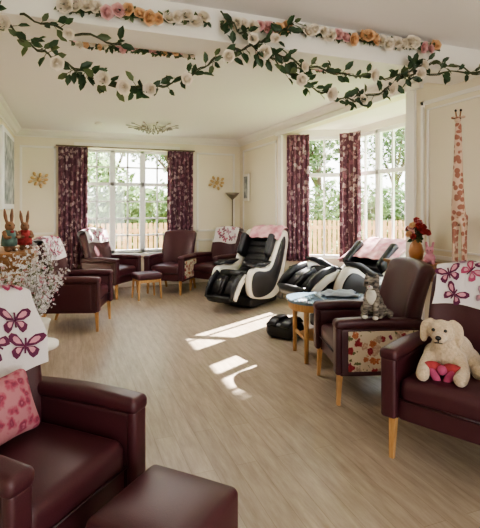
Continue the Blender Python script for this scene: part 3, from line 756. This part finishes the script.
# ---------------------------------------------------------------- small fittings
b=MB(); b.add(lathe([(.13,0),(.13,.02),(.02,.035),(.012,.05),(.012,1.62),(.03,1.64),(.10,1.70),(.14,1.76),(.13,1.76),(.02,1.68)],20),'metal'); b.obj('floor_lamp',(3.0,8.45,0))
b=MB(); b.add(lathe([(.02,-.05),(.06,-.045),(.10,-.03),(.16,-.012),(.18,0)],28),'trim')
for ring,(n,r0,r1,z) in enumerate(((12,.08,.40,-.03),(10,.05,.28,-.06),(7,.03,.15,-.085))):
    for i in range(n):
        t=2*pi*i/n+ring*.2; d=Vector((math.cos(t),math.sin(t),0)); P=[d*r0+Vector((0,0,-.02)),d*(r0+r1)/2+Vector((0,0,z-.02)),d*r1+Vector((0,0,z+.01))]
        b.add(tube(P,.005,5),'metal'); b.add(sphere(.038,.018,.009,8,5),'crystal',T(*P[2])@R(t,'Z')); b.add(sphere(.010,.010,.016,8,5),'crystal',T(P[1].x,P[1].y,P[1].z-.02))
b.obj('ceiling_light_fitting',(1.30,7.55,H))
def sconce(x,z):
    b=MB()
    for i in range(9):
        t=2*pi*i/9; rr=.11+.04*(i%2)
        b.add(tube([(0,0,0),(math.cos(t)*rr*.6,-.03,math.sin(t)*rr*.5),(math.cos(t)*rr,-.02,math.sin(t)*rr*.75)],[.006,.005,.003],6),'gold')
        b.add(sphere(.04,.008,.026,8,5),'gold',T(math.cos(t)*rr,-.02,math.sin(t)*rr*.75)@R(-t,'Y'))
    b.add(sphere(.04,.02,.04),'gold'); b.obj('gilt_wall_ornament',(x,YB-.02,z))
sconce(-.47,1.96); sconce(2.77,1.96)
b=MB(); b.add(box(XR-.045,XR-.018,8.18,8.44,1.60,2.12),'trim',smooth=False)
b.add(box(XR-.052,XR-.045,8.22,8.40,1.65,2.07),'art',smooth=False); b.obj('framed_picture')
b=MB(); b.add(rbox(.05,1.30,1.15,.02),'frame',T(XL+.025,7.55,2.02)); b.add(box(XL+.05,XL+.056,6.99,8.11,1.53,2.51),'art',smooth=False); b.obj('large_framed_picture')
b=MB(); b.add(lathe([(.06,0),(.06,-.02),(.04,-.035)][::-1]),'trim'); b.obj('smoke_detector',(.45,7.6,H))
# ---------------------------------------------------------------- OUTSIDE
b=MB(); b.add(box(-30,40,9.3,50,-.4,-.3),'grass',smooth=False); b.add(box(4.7,40,-20,9.3,-.4,-.3),'grass',smooth=False); b.obj('lawn')
def foliage(name,blobs,k,size,seed):
    rr=random.Random(seed); b=MB(); vs=[];fs=[]
    for (c,r,n) in blobs:
        for i in range(n):
            d=Vector((rr.gauss(0,1),rr.gauss(0,1),rr.gauss(0,1))).normalized()*(rr.random()**.4)
            p=Vector((c[0]+d.x*r[0],c[1]+d.y*r[1],max(-.12,c[2]+d.z*r[2]))); a=Vector((rr.gauss(0,1),rr.gauss(0,1),rr.gauss(0,1))).normalized(); q=a.orthogonal().normalized(); s=size*rr.uniform(.5,1.3)
            o=len(vs); vs+= [p-a*s,p-q*s*.55,p+a*s,p+q*s*.55]; fs.append((o,o+1,o+2,o+3))
    b.add((vs,fs),k,smooth=False); return b
bl=[((x,14.2+((x*7)%3)*.2,1.1+.4*math.sin(x*1.7)),(1.3,.7,1.4+.3*math.sin(x*2.3)),1600) for x in [-4,-2.8,-1.6,-.4,.8,2,3.2,4.4,5.6]]
foliage('garden_hedge',bl,'fol2',.13,1).obj('garden_hedge')
def tree(x,y,h,r,n,seed,name='garden_tree'):
    rr=random.Random(seed)
    bl=[((x+rr.uniform(-r,r)*.6,y+rr.uniform(-r,r)*.6,h+rr.uniform(-r,r)*.6),(r*.55,r*.55,r*.5),n//6) for _ in range(6)]
    b=foliage(name,bl,'fol',.13,seed); b.add(tube([(x,y,-.29),(x+.1,y,h*.5),(x,y,h)],[.2,.14,.05],8),'bark')
    for i in range(6):
        c=bl[i][0]; b.add(tube([(x,y,h*.5),c],[.07,.02],6),'bark')
    b.obj(name)
tree(-1.4,18,4.4,2.4,3600,2); tree(1.6,19.5,4.6,2.4,3600,12); tree(4.2,19,5.2,2.4,3600,3); tree(9.5,16.5,4.6,2.6,4000,4); tree(17,12,4.2,2.4,4000,5)
tree(15,18.5,4.8,3,4500,6); tree(7.9,6.15,4.85,1.3,4600,7)  # second tree added out of view to screen sun from the main bay window
bl=[((x,12.8+x*.1,1.0),(1.4,.8,1.4),1500) for x in [8.5,10,11.5,13]]+[((14,y,1.0),(.9,1.4,1.4),1500) for y in [4,6,8,10]]
foliage('garden_hedge',bl,'fol2',.13,11).obj('garden_hedge')
def fence(p,q,h,name='garden_fence'):
    p=Vector(p);q=Vector(q);d=q-p;L=d.length;mt=T(p.x,p.y,-.3)@R(math.atan2(d.y,d.x),'Z'); b=MB(); x=0
    while x<L: b.add(box(x,x+.10,0,.02,.0,h),'fence',mt,smooth=False); x+=.135
    for z in (.3,h-.25): b.add(box(0,L,.02,.06,z,z+.09),'fence',mt,smooth=False)
    b.obj(name)
fence((-3,12.2),(5.2,12.2),1.35); fence((5.2,12.2),(9.5,9.5),1.4); fence((9.5,9.5),(9.8,3),1.4)
# ---------------------------------------------------------------- lights
w=bpy.data.worlds.new('sky'); bpy.context.scene.world=w; w.use_nodes=True
n=w.node_tree.nodes; l=w.node_tree.links; bg=n['Background']
tc=n.new('ShaderNodeTexCoord'); sx=n.new('ShaderNodeSeparateXYZ'); cr=n.new('ShaderNodeValToRGB')
cr.color_ramp.elements[0].position=0; cr.color_ramp.elements[0].color=(1,.99,.97,1); cr.color_ramp.elements[1].position=.7; cr.color_ramp.elements[1].color=(.76,.86,1,1)
l.new(tc.outputs['Generated'],sx.inputs[0]); l.new(sx.outputs['Z'],cr.inputs['Fac']); l.new(cr.outputs['Color'],bg.inputs['Color']); bg.inputs['Strength'].default_value=7.4
def sun():
    L=bpy.data.lights.new('sun','SUN'); L.energy=85; L.angle=math.radians(.6); L.color=(1,.95,.87)
    o=bpy.data.objects.new('sun',L); bpy.context.collection.objects.link(o)
    e=math.radians(35); d=Vector((-.86*math.cos(e),-.5*math.cos(e),-math.sin(e))); o.rotation_euler=d.to_track_quat('-Z','Y').to_euler(); o.location=(12,10,9)
sun()
def area(name,loc,s,e,c=(1,.96,.91),rot=(0,0,0)):
    L=bpy.data.lights.new(name,'AREA'); L.shape='RECTANGLE'; L.size=s[0]; L.size_y=s[1]; L.energy=e; L.color=c
    o=bpy.data.objects.new(name,L); bpy.context.collection.objects.link(o); o.location=loc; o.rotation_euler=rot
area('ceiling_fill_light',(1.2,5.6,2.76),(1.2,1.6),48)  # added fill to lift the room; no fitting hangs at this spot
area('ceiling_fill_light',(1.2,.3,2.76),(1.6,1.6),15)  # unseen fill added near the camera to brighten the foreground
# ---------------------------------------------------------------- camera
cam=bpy.data.cameras.new('camera'); co=bpy.data.objects.new('camera',cam); bpy.context.collection.objects.link(co)
cam.sensor_fit='HORIZONTAL'; cam.sensor_width=36; cam.lens=34.5; cam.shift_y=-58/480; cam.clip_start=.05
co.location=(0,0,1.5); co.rotation_euler=(pi/2,0,math.radians(-20.49)); bpy.context.scene.camera=co
try:
    bpy.context.scene.view_settings.look='AgX - Medium High Contrast'
except Exception as ex: print(ex)
